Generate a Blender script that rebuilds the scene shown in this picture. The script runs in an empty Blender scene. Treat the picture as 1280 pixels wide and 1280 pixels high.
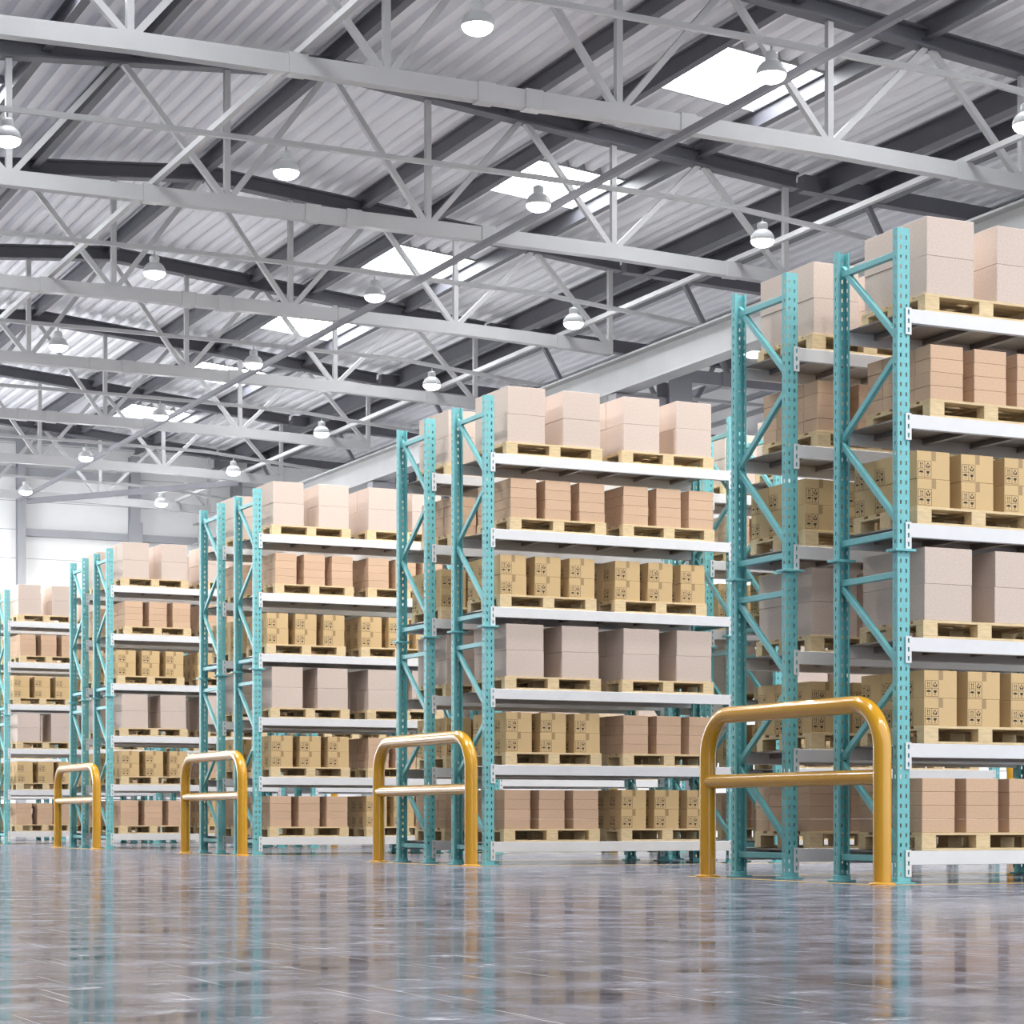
import bpy, bmesh, math, random
from mathutils import Vector, Matrix
random.seed(7)
C = bpy.context.scene.collection
PI = math.pi
VIS = None      # 0 left out (hidden), 1 a carton or pallet of its own, 2 part of the distant stock
#VISDATA-BEGIN
VIS = [0] * 7392
for n in (
    0, 1, 4, 5, 9, 13, 14, 16, 17, 21, 25, 26, 28, 29, 33, 37, 38, 40, 41, 45, 49, 50, 51, 53, 59, 60, 62, 68, 69, 70, 71, 72, 75, 78, 79, 80, 81, 84, 87,
    136, 137, 138, 139, 141, 142, 143, 145, 146, 150, 151, 154, 155, 156, 157, 158, 161, 164, 165, 166, 167, 170, 173, 174, 175, 176, 177, 183, 184, 186,
    192, 193, 194, 195, 196, 197, 201, 205, 206, 207, 208, 209, 213, 217, 218, 219, 220, 221, 225, 229, 230, 231, 232, 233, 237, 241, 290, 291, 292, 293,
    295, 296, 297, 299, 300, 301, 304, 308, 309, 311, 312, 313, 321, 323, 324, 325, 333, 335, 336, 337, 345, 347, 348, 349, 357, 376, 377, 378, 379, 380,
    383, 386, 387, 388, 389, 395, 444, 445, 446, 447, 449, 450, 451, 453, 454, 462, 463, 464, 465, 466, 469, 472, 473, 474, 475, 500, 501, 502, 503, 504,
    505, 513, 514, 515, 516, 517, 525, 526, 527, 528, 529, 537, 538, 540, 541, 549, 598, 599, 600, 601, 603, 604, 605, 607, 1232, 1233, 1237, 1241, 1245,
    1247, 1249, 1253, 1257, 1259, 1261, 1265, 1269, 1273, 1277, 1281, 1282, 1283, 1285, 1288, 1291, 1292, 1294, 1297, 1300, 1301, 1302, 1303, 1304, 1307,
    1310, 1311, 1312, 1313, 1316, 1319, 1320, 1321, 1322, 1324, 1328, 1332, 1333, 1334, 1336, 1340, 1344, 1345, 1346, 1348, 1352, 1356, 1357, 1358, 1360,
    1364, 1368, 1369, 1370, 1371, 1372, 1373, 1374, 1375, 1376, 1377, 1378, 1379, 1380, 1382, 1383, 1384, 1386, 1387, 1388, 1389, 1390, 1393, 1396, 1397,
    1398, 1399, 1402, 1405, 1406, 1407, 1409, 1412, 1415, 1416, 1418, 1421, 1424, 1425, 1426, 1428, 1429, 1433, 1437, 1438, 1440, 1441, 1445, 1449, 1450,
    1453, 1457, 1461, 1462, 1465, 1469, 1473, 1474, 1475, 1478, 1482, 1486, 1487, 1490, 1494, 1498, 1499, 1502, 1506, 1510, 1511, 1514, 1518, 1522, 1523,
    1524, 1525, 1526, 1527, 1528, 1529, 1530, 1531, 1532, 1533, 1534, 1536, 1537, 1538, 1540, 1541, 1544, 1553, 1565, 1568, 1577, 1580, 1589, 1608, 1609,
    1610, 1611, 1612, 1618, 1619, 1620, 1621, 1627, 1676, 1677, 1678, 1679, 1681, 1682, 1685, 1686, 1688, 1694, 1695, 1696, 1697, 1698, 1704, 1705, 1706,
    1707, 1720, 1732, 1733, 1734, 1745, 1746, 1757, 1758, 1769, 1770, 1830, 1831, 1832, 1835, 1836, 1839, 1840, 1848, 1916, 1917, 1918, 1919, 1920, 1928,
    1935, 1984, 1985, 1986, 1987, 1989, 1990, 1991, 1993, 1994, 1995, 1996, 2002, 2005, 2012, 2013, 2014, 2040, 2138, 2139, 2140, 2143, 2144, 2156, 2157,
    2161, 2169, 2173, 2181, 2185, 2193, 2205, 2224, 2225, 2228, 2234, 2237, 2243, 2292, 2293, 2295, 2297, 2299, 2301, 2302, 2303, 2310, 2311, 2314, 2320,
    2323, 2348, 2361, 2362, 2373, 2385, 2446, 2447, 2448, 2449, 2451, 2453, 2464, 2465, 2466, 2469, 2473, 2477, 2481, 2485, 2489, 2490, 2493, 2497, 2501,
    2505, 2509, 2513, 2514, 2515, 2516, 2517, 2520, 2523, 2524, 2525, 2526, 2527, 2529, 2530, 2532, 2533, 2534, 2535, 2536, 2539, 2542, 2543, 2544, 2545,
    2546, 2548, 2551, 2552, 2553, 2554, 2556, 2564, 2565, 2566, 2568, 2576, 2577, 2578, 2580, 2588, 2589, 2590, 2600, 2601, 2602, 2603, 2604, 2605, 2606,
    2607, 2608, 2609, 2610, 2611, 2612, 2613, 2614, 2615, 2616, 2617, 2618, 2619, 2620, 2621, 2622, 2623, 2625, 2626, 2628, 2629, 2630, 2631, 2632, 2634,
    2635, 2637, 2638, 2639, 2640, 2641, 2644, 2647, 2648, 2649, 2650, 2653, 2656, 2657, 2658, 2661, 2665, 2669, 2670, 2671, 2673, 2677, 2681, 2682, 2683,
    2685, 2689, 2693, 2694, 2695, 2697, 2701, 2705, 2706, 2707, 2708, 2710, 2718, 2719, 2720, 2722, 2730, 2731, 2732, 2734, 2738, 2742, 2743, 2744, 2746,
    2750, 2754, 2755, 2756, 2757, 2758, 2759, 2760, 2761, 2762, 2763, 2764, 2765, 2766, 2767, 2768, 2769, 2770, 2771, 2772, 2773, 2785, 2797, 2809, 2821,
    2840, 2841, 2842, 2843, 2850, 2851, 2852, 2859, 2908, 2909, 2910, 2911, 2913, 2914, 2917, 2918, 2919, 2920, 2926, 2927, 2928, 2929, 2930, 2933, 2936,
    2937, 2938, 2945, 2946, 2947, 2952, 2964, 2965, 2977, 2978, 2989, 3001, 3062, 3063, 3064, 3067, 3068, 3129, 3148, 3167, 3216, 3217, 3218, 3219, 3220,
    3225, 3226, 3227, 3228, 3456, 3524, 3525, 3526, 3554, 3696, 3697, 3701, 3705, 3709, 3713, 3717, 3721, 3725, 3729, 3733, 3737, 3741, 3745, 3746, 3747,
    3748, 3755, 3756, 3757, 3764, 3765, 3766, 3767, 3768, 3769, 3771, 3772, 3774, 3775, 3776, 3777, 3778, 3780, 3781, 3783, 3784, 3796, 3832, 3833, 3834,
    3835, 3836, 3837, 3838, 3839, 3840, 3841, 3842, 3843, 3844, 3846, 3847, 3850, 3851, 3852, 3853, 3854, 3855, 3857, 3858, 3860, 3861, 3862, 3863, 3864,
    3866, 3867, 3869, 3870, 3871, 3872, 3873, 3874, 3879, 3880, 3881, 3888, 3889, 3893, 3897, 3901, 3905, 3909, 3913, 3917, 3921, 3925, 3929, 3933, 3937,
    3950, 3954, 3986, 3987, 3988, 3989, 3990, 3991, 3992, 3993, 3994, 3995, 3996, 3997, 3998, 3999, 4000, 4001, 4002, 4003, 4004, 4053, 4072, 4073, 4074,
    4075, 4082, 4083, 4084, 4091, 4140, 4141, 4142, 4143, 4145, 4146, 4149, 4150, 4151, 4154, 4158, 4159, 4161, 4162, 4165, 4168, 4170, 4177, 4179, 4180,
    4181, 4185, 4196, 4233, 4294, 4295, 4296, 4297, 4299, 4300, 4304, 4306, 4308, 4361, 4448, 4457, 4458, 4459, 4460, 4462, 4464, 4611, 4614, 4756, 4757,
    4758, 4759, 4765, 4766, 4767, 4928, 4929, 4933, 4937, 4941, 4945, 4949, 4953, 4957, 4961, 4965, 4969, 4973, 4977, 4979, 4980, 4988, 4989, 4996, 4997,
    4998, 4999, 5000, 5001, 5003, 5004, 5006, 5007, 5008, 5009, 5010, 5012, 5013, 5015, 5064, 5065, 5066, 5067, 5068, 5069, 5070, 5071, 5072, 5073, 5074,
    5075, 5076, 5078, 5079, 5082, 5083, 5084, 5085, 5086, 5087, 5089, 5090, 5092, 5093, 5094, 5095, 5096, 5098, 5099, 5101, 5102, 5103, 5104, 5105, 5111,
    5112, 5113, 5114, 5120, 5121, 5125, 5129, 5133, 5137, 5141, 5145, 5149, 5153, 5157, 5161, 5165, 5169, 5218, 5219, 5220, 5221, 5222, 5223, 5224, 5225,
    5226, 5227, 5228, 5229, 5231, 5232, 5233, 5235, 5236, 5285, 5286, 5295, 5296, 5304, 5305, 5314, 5323, 5372, 5373, 5374, 5375, 5376, 5377, 5378, 5379,
    5381, 5382, 5386, 5390, 5391, 5394, 5397, 5400, 5409, 5410, 5412, 5419, 5428, 5526, 5527, 5528, 5529, 5530, 5531, 5532, 5533, 5536, 5540, 5544, 5593,
    5612, 5680, 5681, 5683, 5690, 5692, 5693, 5699, 5923, 5988, 5993, 5994, 5997, 6160, 6209, 6228, 6247, 6296, 6299, 6303, 6305, 6306, 6308, 6314, 6333,
    6343, 6352, 6401, 6450, 6453, 6457, 6460, 6461, 6517, 6536, 6555, 6604, 6613, 6622, 6761, 6825, 6913, 6915, 6922, 6923, 6924, 6925, 7220, 7230, 7238,
    7239, 7375,
): VIS[n] = 1
for n in (
    2, 3, 15, 27, 34, 39, 42, 61, 88, 89, 92, 100, 101, 104, 112, 113, 116, 124, 125, 128, 242, 243, 244, 245, 246, 254, 255, 258, 266, 267, 270, 278, 279,
    282, 310, 322, 334, 346, 353, 367, 368, 370, 396, 397, 521, 539, 552, 1234, 1235, 1236, 1238, 1242, 1246, 1248, 1250, 1254, 1258, 1260, 1262, 1266,
    1270, 1271, 1272, 1274, 1284, 1293, 1427, 1430, 1434, 1439, 1442, 1446, 1451, 1452, 1454, 1458, 1463, 1464, 1466, 1470, 1476, 1477, 1488, 1500, 1512,
    1542, 1543, 1554, 1555, 1556, 1566, 1567, 1570, 1578, 1579, 1629, 1735, 1736, 1737, 1738, 1747, 1748, 1749, 1750, 1759, 1760, 1761, 1762, 1771, 1772,
    1773, 1774, 1850, 1851, 1852, 1862, 1863, 1864, 1874, 1875, 1876, 1886, 1887, 1888, 1907, 1910, 1913, 1923, 1927, 1940, 2003, 2004, 2018, 2043, 2044,
    2055, 2056, 2067, 2068, 2079, 2080, 2197, 2221, 2313, 2321, 2349, 2350, 2351, 2352, 2364, 2365, 2374, 2376, 2377, 2386, 2389, 2467, 2468, 2470, 2474,
    2478, 2479, 2480, 2482, 2486, 2491, 2492, 2494, 2495, 2498, 2502, 2503, 2504, 2506, 2510, 2537, 2540, 2549, 2555, 2557, 2560, 2561, 2567, 2569, 2572,
    2573, 2579, 2581, 2584, 2591, 2592, 2593, 2597, 2659, 2660, 2662, 2666, 2672, 2674, 2678, 2684, 2686, 2690, 2696, 2698, 2702, 2709, 2711, 2714, 2723,
    2726, 2727, 2733, 2735, 2739, 2745, 2747, 2751, 2774, 2775, 2776, 2786, 2787, 2788, 2798, 2799, 2800, 2810, 2811, 2812, 2862, 2966, 2967, 2968, 2969,
    2973, 2974, 2979, 2980, 2990, 2991, 2992, 3002, 3003, 3004, 3014, 3015, 3016, 3022, 3117, 3118, 3120, 3121, 3125, 3139, 3140, 3142, 3145, 3188, 3425,
    3552, 3617, 3698, 3699, 3700, 3702, 3706, 3710, 3711, 3712, 3714, 3718, 3722, 3723, 3724, 3726, 3730, 3734, 3735, 3736, 3738, 3742, 3749, 3750, 3758,
    3759, 3785, 3786, 3787, 3788, 3789, 3792, 3797, 3798, 3799, 3801, 3808, 3809, 3810, 3811, 3813, 3820, 3821, 3822, 3823, 3876, 3882, 3883, 3885, 3890,
    3891, 3892, 3894, 3898, 3902, 3903, 3904, 3906, 3910, 3914, 3915, 3916, 3918, 3922, 3926, 3927, 3928, 3930, 3934, 3938, 3939, 3940, 3941, 3942, 3946,
    3951, 3952, 3953, 3955, 3958, 3959, 3962, 3963, 3964, 3965, 3966, 3967, 3970, 3971, 3974, 3975, 3976, 3977, 4005, 4006, 4007, 4008, 4017, 4018, 4019,
    4020, 4029, 4030, 4031, 4032, 4041, 4042, 4043, 4044, 4054, 4063, 4092, 4095, 4104, 4116, 4128, 4160, 4169, 4197, 4198, 4199, 4200, 4201, 4205, 4209,
    4210, 4211, 4212, 4221, 4222, 4223, 4224, 4234, 4235, 4236, 4248, 4249, 4255, 4521, 4522, 4566, 4578, 4590, 4594, 4679, 4680, 4681, 4930, 4931, 4932,
    4934, 4938, 4942, 4943, 4944, 4946, 4947, 4950, 4954, 4955, 4956, 4958, 4962, 4964, 4966, 4967, 4968, 4970, 4971, 4972, 4974, 4975, 4978, 4987, 4990,
    4991, 4993, 4994, 5016, 5017, 5018, 5019, 5020, 5021, 5024, 5028, 5029, 5030, 5031, 5040, 5042, 5043, 5054, 5055, 5122, 5123, 5124, 5126, 5127, 5130,
    5131, 5134, 5135, 5136, 5138, 5139, 5142, 5143, 5146, 5147, 5148, 5150, 5151, 5154, 5155, 5158, 5159, 5160, 5162, 5163, 5166, 5167, 5170, 5171, 5172,
    5173, 5174, 5175, 5178, 5182, 5183, 5184, 5185, 5186, 5187, 5195, 5196, 5197, 5206, 5207, 5208, 5209, 5237, 5239, 5249, 5251, 5261, 5263, 5273, 5275,
    5315, 5316, 5324, 5336, 5348, 5360, 5392, 5401, 5429, 5430, 5432, 5433, 5437, 5441, 5442, 5444, 5453, 5454, 5456, 5465, 5466, 5468, 5481, 5490, 5502,
    5514, 5603, 5605, 5606, 5609, 5656, 5737, 5738, 5750, 5751, 5889, 5890, 6057, 6069, 6169, 6181, 6193, 6205, 6235, 6241, 6244, 6245, 6248, 6252, 6257,
    6321, 6322, 6330, 6331, 6334, 6357, 6361, 6362, 6363, 6369, 6373, 6374, 6375, 6381, 6385, 6386, 6393, 6397, 6398, 6399, 6402, 6403, 6404, 6405, 6406,
    6407, 6410, 6411, 6417, 6419, 6629, 6642, 6651, 6669, 7279, 7291, 7303, 7304,
): VIS[n] = 2
#VISDATA-END

# ------------------------------------------------------------------ materials
def mat(name, col, rough=0.6, metal=0.0, spec=0.5, noise=0.0, nscale=8.0, bump=0.0, bscale=40.0, rnd=0.0, coat=0.0, col2=None, stretch=None):
    m = bpy.data.materials.new(name); m.use_nodes = True
    nt = m.node_tree; N = nt.nodes; L = nt.links
    b = N['Principled BSDF']
    b.inputs['Base Color'].default_value = (*col, 1)
    b.inputs['Roughness'].default_value = rough
    b.inputs['Metallic'].default_value = metal
    b.inputs['Specular IOR Level'].default_value = spec
    if coat:
        b.inputs['Coat Weight'].default_value = coat; b.inputs['Coat Roughness'].default_value = 0.08
    tc = N.new('ShaderNodeTexCoord')
    vec = tc.outputs['Object']
    if stretch:
        mp = N.new('ShaderNodeMapping'); mp.inputs['Scale'].default_value = stretch
        L.new(vec, mp.inputs['Vector']); vec = mp.outputs['Vector']
    if noise or col2:
        n = N.new('ShaderNodeTexNoise'); n.inputs['Scale'].default_value = nscale; n.inputs['Detail'].default_value = 6
        L.new(vec, n.inputs['Vector'])
        r = N.new('ShaderNodeValToRGB')
        c2 = col2 or tuple(c * (1 - noise) for c in col); c1 = tuple(min(1, c * (1 + noise)) for c in col)
        r.color_ramp.elements[0].position = 0.3; r.color_ramp.elements[1].position = 0.7
        r.color_ramp.elements[0].color = (*c2, 1); r.color_ramp.elements[1].color = (*c1, 1)
        L.new(n.outputs['Fac'], r.inputs['Fac'])
        out = r.outputs['Color']
        if rnd:
            oi = N.new('ShaderNodeObjectInfo'); hs = N.new('ShaderNodeHueSaturation')
            mr = N.new('ShaderNodeMapRange'); mr.inputs['To Min'].default_value = 1 - rnd; mr.inputs['To Max'].default_value = 1 + rnd
            L.new(oi.outputs['Random'], mr.inputs['Value']); L.new(mr.outputs['Result'], hs.inputs['Value'])
            L.new(out, hs.inputs['Color']); out = hs.outputs['Color']
        L.new(out, b.inputs['Base Color'])
    if bump:
        n2 = N.new('ShaderNodeTexNoise'); n2.inputs['Scale'].default_value = bscale
        L.new(vec, n2.inputs['Vector'])
        bp = N.new('ShaderNodeBump'); bp.inputs['Strength'].default_value = bump; bp.inputs['Distance'].default_value = 0.01
        L.new(n2.outputs['Fac'], bp.inputs['Height']); L.new(bp.outputs['Normal'], b.inputs['Normal'])
    return m

M = {}
M['teal'] = mat('teal_paint', (0.15, 0.445, 0.465), 0.42, noise=0.05, nscale=30)
M['beam'] = mat('pale_grey_paint', (0.66, 0.66, 0.67), 0.42, noise=0.03, nscale=5)
M['deck'] = mat('galvanised_deck', (0.30, 0.275, 0.262), 0.36, metal=0.6, noise=0.12, nscale=3)
M['pale'] = mat('pale_cardboard', (0.56, 0.46, 0.40), 0.85, noise=0.10, nscale=70, rnd=0.03)
M['flat'] = mat('brown_cardboard', (0.56, 0.38, 0.255), 0.85, noise=0.08, nscale=80, rnd=0.04)
M['print'] = mat('tan_cardboard', (0.57, 0.40, 0.20), 0.8, noise=0.03, nscale=60, rnd=0.03)
M['ink'] = mat('black_ink', (0.035, 0.025, 0.018), 0.8)
M['tape'] = mat('brown_tape', (0.33, 0.215, 0.095), 0.45)
M['wood'] = mat('pallet_wood', (0.64, 0.495, 0.29), 0.75, noise=0.14, nscale=9, rnd=0.05, stretch=(1.0, 3.0, 9.0))
M['yellow'] = mat('yellow_gloss', (0.58, 0.29, 0.006), 0.2, coat=0.6)
M['line'] = mat('yellow_floor_paint', (0.74, 0.50, 0.14), 0.5, noise=0.15, nscale=6)
M['truss'] = mat('light_grey_steel', (0.47, 0.47, 0.478), 0.45, noise=0.04, nscale=2)
M['dark'] = mat('dark_grey_steel', (0.11, 0.11, 0.128), 0.5, noise=0.08, nscale=2)
M['midsteel'] = mat('mid_grey_steel', (0.20, 0.20, 0.225), 0.5, noise=0.05, nscale=2)
M['girder'] = mat('white_steel', (0.41, 0.415, 0.42), 0.5, noise=0.05, nscale=1.5)
M['roof'] = mat('roof_sheet', (0.80, 0.80, 0.83), 0.45, noise=0.05, nscale=0.6)
M['wall'] = mat('white_panel', (0.90, 0.90, 0.895), 0.6, noise=0.02, nscale=0.5)
M['greywall'] = mat('grey_wall', (0.30, 0.30, 0.31), 0.7, noise=0.03, nscale=0.5)
M['joint'] = mat('panel_joint', (0.45, 0.46, 0.47), 0.7)
M['wallsteel'] = mat('wall_steel', (0.37, 0.375, 0.40), 0.5, noise=0.04, nscale=2)
M['lamp'] = mat('lamp_grey', (0.52, 0.53, 0.54), 0.35)

def glow(name, col, s):
    m = bpy.data.materials.new(name); m.use_nodes = True
    b = m.node_tree.nodes['Principled BSDF']
    b.inputs['Base Color'].default_value = (0.9, 0.9, 0.9, 1)
    b.inputs['Emission Color'].default_value = (*col, 1); b.inputs['Emission Strength'].default_value = s
    return m
M['bulb'] = glow('lit_bulb', (1.0, 0.98, 0.95), 5.0)

def poly_glass(name, t=0.65):
    m = bpy.data.materials.new(name); m.use_nodes = True
    nt = m.node_tree; N = nt.nodes; N.remove(N['Principled BSDF'])
    tr = N.new('ShaderNodeBsdfTransparent'); tl = N.new('ShaderNodeBsdfTranslucent'); mx = N.new('ShaderNodeMixShader')
    tr.inputs['Color'].default_value = (0.97, 0.98, 1, 1); tl.inputs['Color'].default_value = (0.95, 0.96, 0.97, 1)
    mx.inputs['Fac'].default_value = 1 - t
    nt.links.new(tr.outputs[0], mx.inputs[1]); nt.links.new(tl.outputs[0], mx.inputs[2])
    nt.links.new(mx.outputs[0], N['Material Output'].inputs['Surface'])
    return m
M['pane'] = poly_glass('clear_polycarbonate')
M['skypane'] = glow('daylit_pane', (0.95, 0.975, 1.0), 15.0)
M['added_glow_pane'] = glow('added_side_glow', (0.97, 0.985, 1.0), 9.5)  # out-of-view pane, added to brighten the end wall

def floor_mat():
    m = bpy.data.materials.new('polished_concrete'); m.use_nodes = True
    nt = m.node_tree; N = nt.nodes; L = nt.links; b = N['Principled BSDF']
    tc = N.new('ShaderNodeTexCoord')
    def noise(scale, detail, rot=0.0, sc=(1, 1, 1), rough=0.6):
        mp = N.new('ShaderNodeMapping'); mp.inputs['Rotation'].default_value = (0, 0, rot); mp.inputs['Scale'].default_value = sc
        L.new(tc.outputs['Object'], mp.inputs['Vector'])
        n = N.new('ShaderNodeTexNoise'); n.inputs['Scale'].default_value = scale; n.inputs['Detail'].default_value = detail; n.inputs['Roughness'].default_value = rough
        L.new(mp.outputs['Vector'], n.inputs['Vector']); return n.outputs['Fac']
    def ramp(src, p0, p1, c0, c1):
        r = N.new('ShaderNodeValToRGB'); e = r.color_ramp.elements
        e[0].position, e[1].position = p0, p1; e[0].color = (*c0, 1); e[1].color = (*c1, 1)
        L.new(src, r.inputs['Fac']); return r.outputs['Color']
    def mix(fac, a, c, mode='MIX'):
        x = N.new('ShaderNodeMix'); x.data_type = 'RGBA'; x.blend_type = mode
        if isinstance(fac, float): x.inputs['Factor'].default_value = fac
        else: L.new(fac, x.inputs['Factor'])
        for s, v in ((x.inputs[6], a), (x.inputs[7], c)):
            if isinstance(v, tuple): s.default_value = (*v, 1)
            else: L.new(v, s)
        return x.outputs[2]
    base = ramp(noise(0.5, 6), 0.30, 0.72, (0.160, 0.162, 0.198), (0.245, 0.246, 0.295))
    pn = noise(2.1, 14, 0.4, (1.0, 1.25, 1), 0.74)
    patch = ramp(pn, 0.38, 0.64, (0.36, 0.36, 0.375), (1.32, 1.32, 1.31))
    c = mix(1.0, base, patch, 'MULTIPLY')
    # worn pale smears and fine scratches (marks of their own shape)
    sn = noise(2.9, 13, 0.9, (1, 1.7, 1), 0.78)
    smear = ramp(sn, 0.575, 0.70, (0, 0, 0), (1, 1, 1))
    c = mix(smear, c, (0.58, 0.58, 0.60))
    scr = None
    for deg, sx in ((19, 38), (31, 30), (24, 52), (62, 26), (-20, 30)):
        mp = N.new('ShaderNodeMapping'); mp.vector_type = 'POINT'; mp.inputs['Rotation'].default_value = (0, 0, math.radians(deg)); mp.inputs['Scale'].default_value = (sx, 0.5, 1)
        L.new(tc.outputs['Object'], mp.inputs['Vector'])
        v = N.new('ShaderNodeTexVoronoi'); v.feature = 'F1'; v.voronoi_dimensions = '2D'; v.inputs['Scale'].default_value = 1.0
        L.new(mp.outputs['Vector'], v.inputs['Vector'])
        r = ramp(v.outputs['Distance'], 0.06, 0.12, (1, 1, 1), (0, 0, 0))
        sp = N.new('ShaderNodeSeparateColor'); L.new(v.outputs['Color'], sp.inputs['Color'])
        r = mix(1.0, r, ramp(sp.outputs['Red'], 0.95, 0.955, (0, 0, 0), (1, 1, 1)), 'MULTIPLY')
        scr = r if scr is None else mix(1.0, scr, r, 'LIGHTEN')
    c = mix(scr, c, (0.62, 0.62, 0.63))
    L.new(c, b.inputs['Base Color'])
    def rng(src, a, b_, c0, d):
        r = N.new('ShaderNodeMapRange'); L.new(src, r.inputs['Value'])
        for k, v in (('From Min', a), ('From Max', b_), ('To Min', c0), ('To Max', d)): r.inputs[k].default_value = v
        return r.outputs['Result']
    def add(a, b_):
        m_ = N.new('ShaderNodeMath'); m_.operation = 'ADD'; m_.use_clamp = True; L.new(a, m_.inputs[0]); L.new(b_, m_.inputs[1]); return m_.outputs[0]
    L.new(add(rng(pn, 0.36, 0.66, 0.05, 0.17), rng(sn, 0.54, 0.72, 0.0, 0.30)), b.inputs['Roughness'])
    L.new(rng(pn, 0.36, 0.66, 0.26, 0.07), b.inputs['Specular IOR Level'])
    bp = N.new('ShaderNodeBump'); bp.inputs['Strength'].default_value = 0.06; bp.inputs['Distance'].default_value = 0.003
    L.new(noise(1.1, 3, rough=0.45), bp.inputs['Height']); L.new(bp.outputs['Normal'], b.inputs['Normal'])
    # a film of dust dulls part of the polish
    df = N.new('ShaderNodeBsdfDiffuse'); L.new(c, df.inputs['Color']); ms = N.new('ShaderNodeMixShader')
    L.new(rng(sn, 0.36, 0.66, 0.20, 0.52), ms.inputs['Fac']); L.new(b.outputs[0], ms.inputs[1]); L.new(df.outputs[0], ms.inputs[2])
    L.new(ms.outputs[0], N['Material Output'].inputs['Surface'])
    return m
M['floor'] = floor_mat()

# ------------------------------------------------------------------ mesh builder
class MB:
    def __init__(s): s.v = []; s.f = []; s.m = []; s.smooth = []
    def add(s, vs, fs, mi=0, smooth=False):
        o = len(s.v); s.v += [tuple(p) for p in vs]
        for f in fs: s.f.append(tuple(i + o for i in f)); s.m.append(mi); s.smooth.append(smooth)
        return s
    def box(s, x0, x1, y0, y1, z0, z1, mi=0):
        return s.add([(x0,y0,z0),(x1,y0,z0),(x1,y1,z0),(x0,y1,z0),(x0,y0,z1),(x1,y0,z1),(x1,y1,z1),(x0,y1,z1)],
                     [(0,3,2,1),(4,5,6,7),(0,1,5,4),(1,2,6,5),(2,3,7,6),(3,0,4,7)], mi)
    def bar(s, p, q, w, h, up=(0,0,1), mi=0):
        p, q = Vector(p), Vector(q); d = (q - p).normalized(); u = Vector(up)
        a = d.cross(u).normalized() * (w / 2); b = a.cross(d).normalized() * (h / 2)
        vs = [p-a-b, p+a-b, p+a+b, p-a+b, q-a-b, q+a-b, q+a+b, q-a+b]
        return s.add(vs, [(0,1,2,3),(7,6,5,4),(0,4,5,1),(1,5,6,2),(2,6,7,3),(3,7,4,0)], mi)
    def quad(s, a, b, c, d, mi=0): return s.add([a, b, c, d], [(0,1,2,3)], mi)
    def lathe(s, prof, n=24, mi=0):
        vs = []; fs = []
        for r, z in prof:
            for k in range(n): vs.append((r*math.cos(2*PI*k/n), r*math.sin(2*PI*k/n), z))
        for i in range(len(prof)-1):
            for k in range(n): fs.append((i*n+k, i*n+(k+1)%n, (i+1)*n+(k+1)%n, (i+1)*n+k))
        return s.add(vs, fs, mi, True)
    def tube(s, pts, r, n=20, mi=0, cap=True):
        pts = [Vector(p) for p in pts]; vs = []; fs = []
        ref = None
        for i, p in enumerate(pts):
            t = (pts[min(i+1, len(pts)-1)] - pts[max(i-1, 0)]).normalized()
            if ref is None:
                ref = t.orthogonal().normalized()
            ref = (ref - t * ref.dot(t)).normalized(); b = t.cross(ref)
            for k in range(n):
                a = 2*PI*k/n; vs.append(p + ref*(r*math.cos(a)) + b*(r*math.sin(a)))
        for i in range(len(pts)-1):
            for k in range(n): fs.append((i*n+k, i*n+(k+1)%n, (i+1)*n+(k+1)%n, (i+1)*n+k))
        s.add(vs, fs, mi, True)
        if cap:
            e = (len(pts)-1)*n
            s.add([vs[k] for k in range(n)], [tuple(reversed(range(n)))], mi)
            s.add([vs[e+k] for k in range(n)], [tuple(range(n))], mi)
        return s
    def mesh(s, name, mats, bevel=0.0, solid=0.0, fix=True):
        me = bpy.data.meshes.new(name); me.from_pydata(s.v, [], s.f)
        for k in (mats if isinstance(mats, (list, tuple)) else [mats]): me.materials.append(M[k])
        for p, mi, sm in zip(me.polygons, s.m, s.smooth): p.material_index = mi; p.use_smooth = sm
        bm = bmesh.new(); bm.from_mesh(me)
        if fix and not solid: bmesh.ops.recalc_face_normals(bm, faces=bm.faces)
        if solid:
            bmesh.ops.remove_doubles(bm, verts=bm.verts, dist=1e-5)
            bmesh.ops.recalc_face_normals(bm, faces=bm.faces)
            bmesh.ops.solidify(bm, geom=bm.faces[:], thickness=solid)
        if bevel: bmesh.ops.bevel(bm, geom=bm.edges[:], offset=bevel, segments=1, affect='EDGES', clamp_overlap=True)
        bm.to_mesh(me); bm.free()
        return me

def ob(name, me, parent=None, loc=(0,0,0), rz=0.0, label=None):
    o = bpy.data.objects.new(name, me); C.objects.link(o)
    o.location = loc; o.rotation_euler = (0, 0, rz)
    if parent is not None: o.parent = parent
    if label: o['label'] = label
    return o
def tag(o, label, cat, group=None):
    o['label'] = label; o['category'] = cat
    if group: o['group'] = group
    return o
def empty(name, parent=None, loc=(0,0,0), rz=0.0):
    o = bpy.data.objects.new(name, None); C.objects.link(o); o.location = loc; o.rotation_euler = (0, 0, rz); o.empty_display_size = 0.1
    if parent is not None: o.parent = parent
    return o
def struct(name, me, loc=(0,0,0)):
    o = ob(name, me, None, loc); o['kind'] = 'structure'; return o

# ------------------------------------------------------------------ measures of the place
ROW = 7.79; NROW = 6
LEV = [0.262, 1.114, 1.954, 2.857, 3.719, 4.553]
CLEAR = 3.01; PW = 0.115; PD = 0.068; FD = 0.907; BACK = 1.63; POST_H = 5.19
UNIT_B = 3.76
ROWN = ['nearest', 'second', 'third', 'fourth', 'fifth', 'last']

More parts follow.
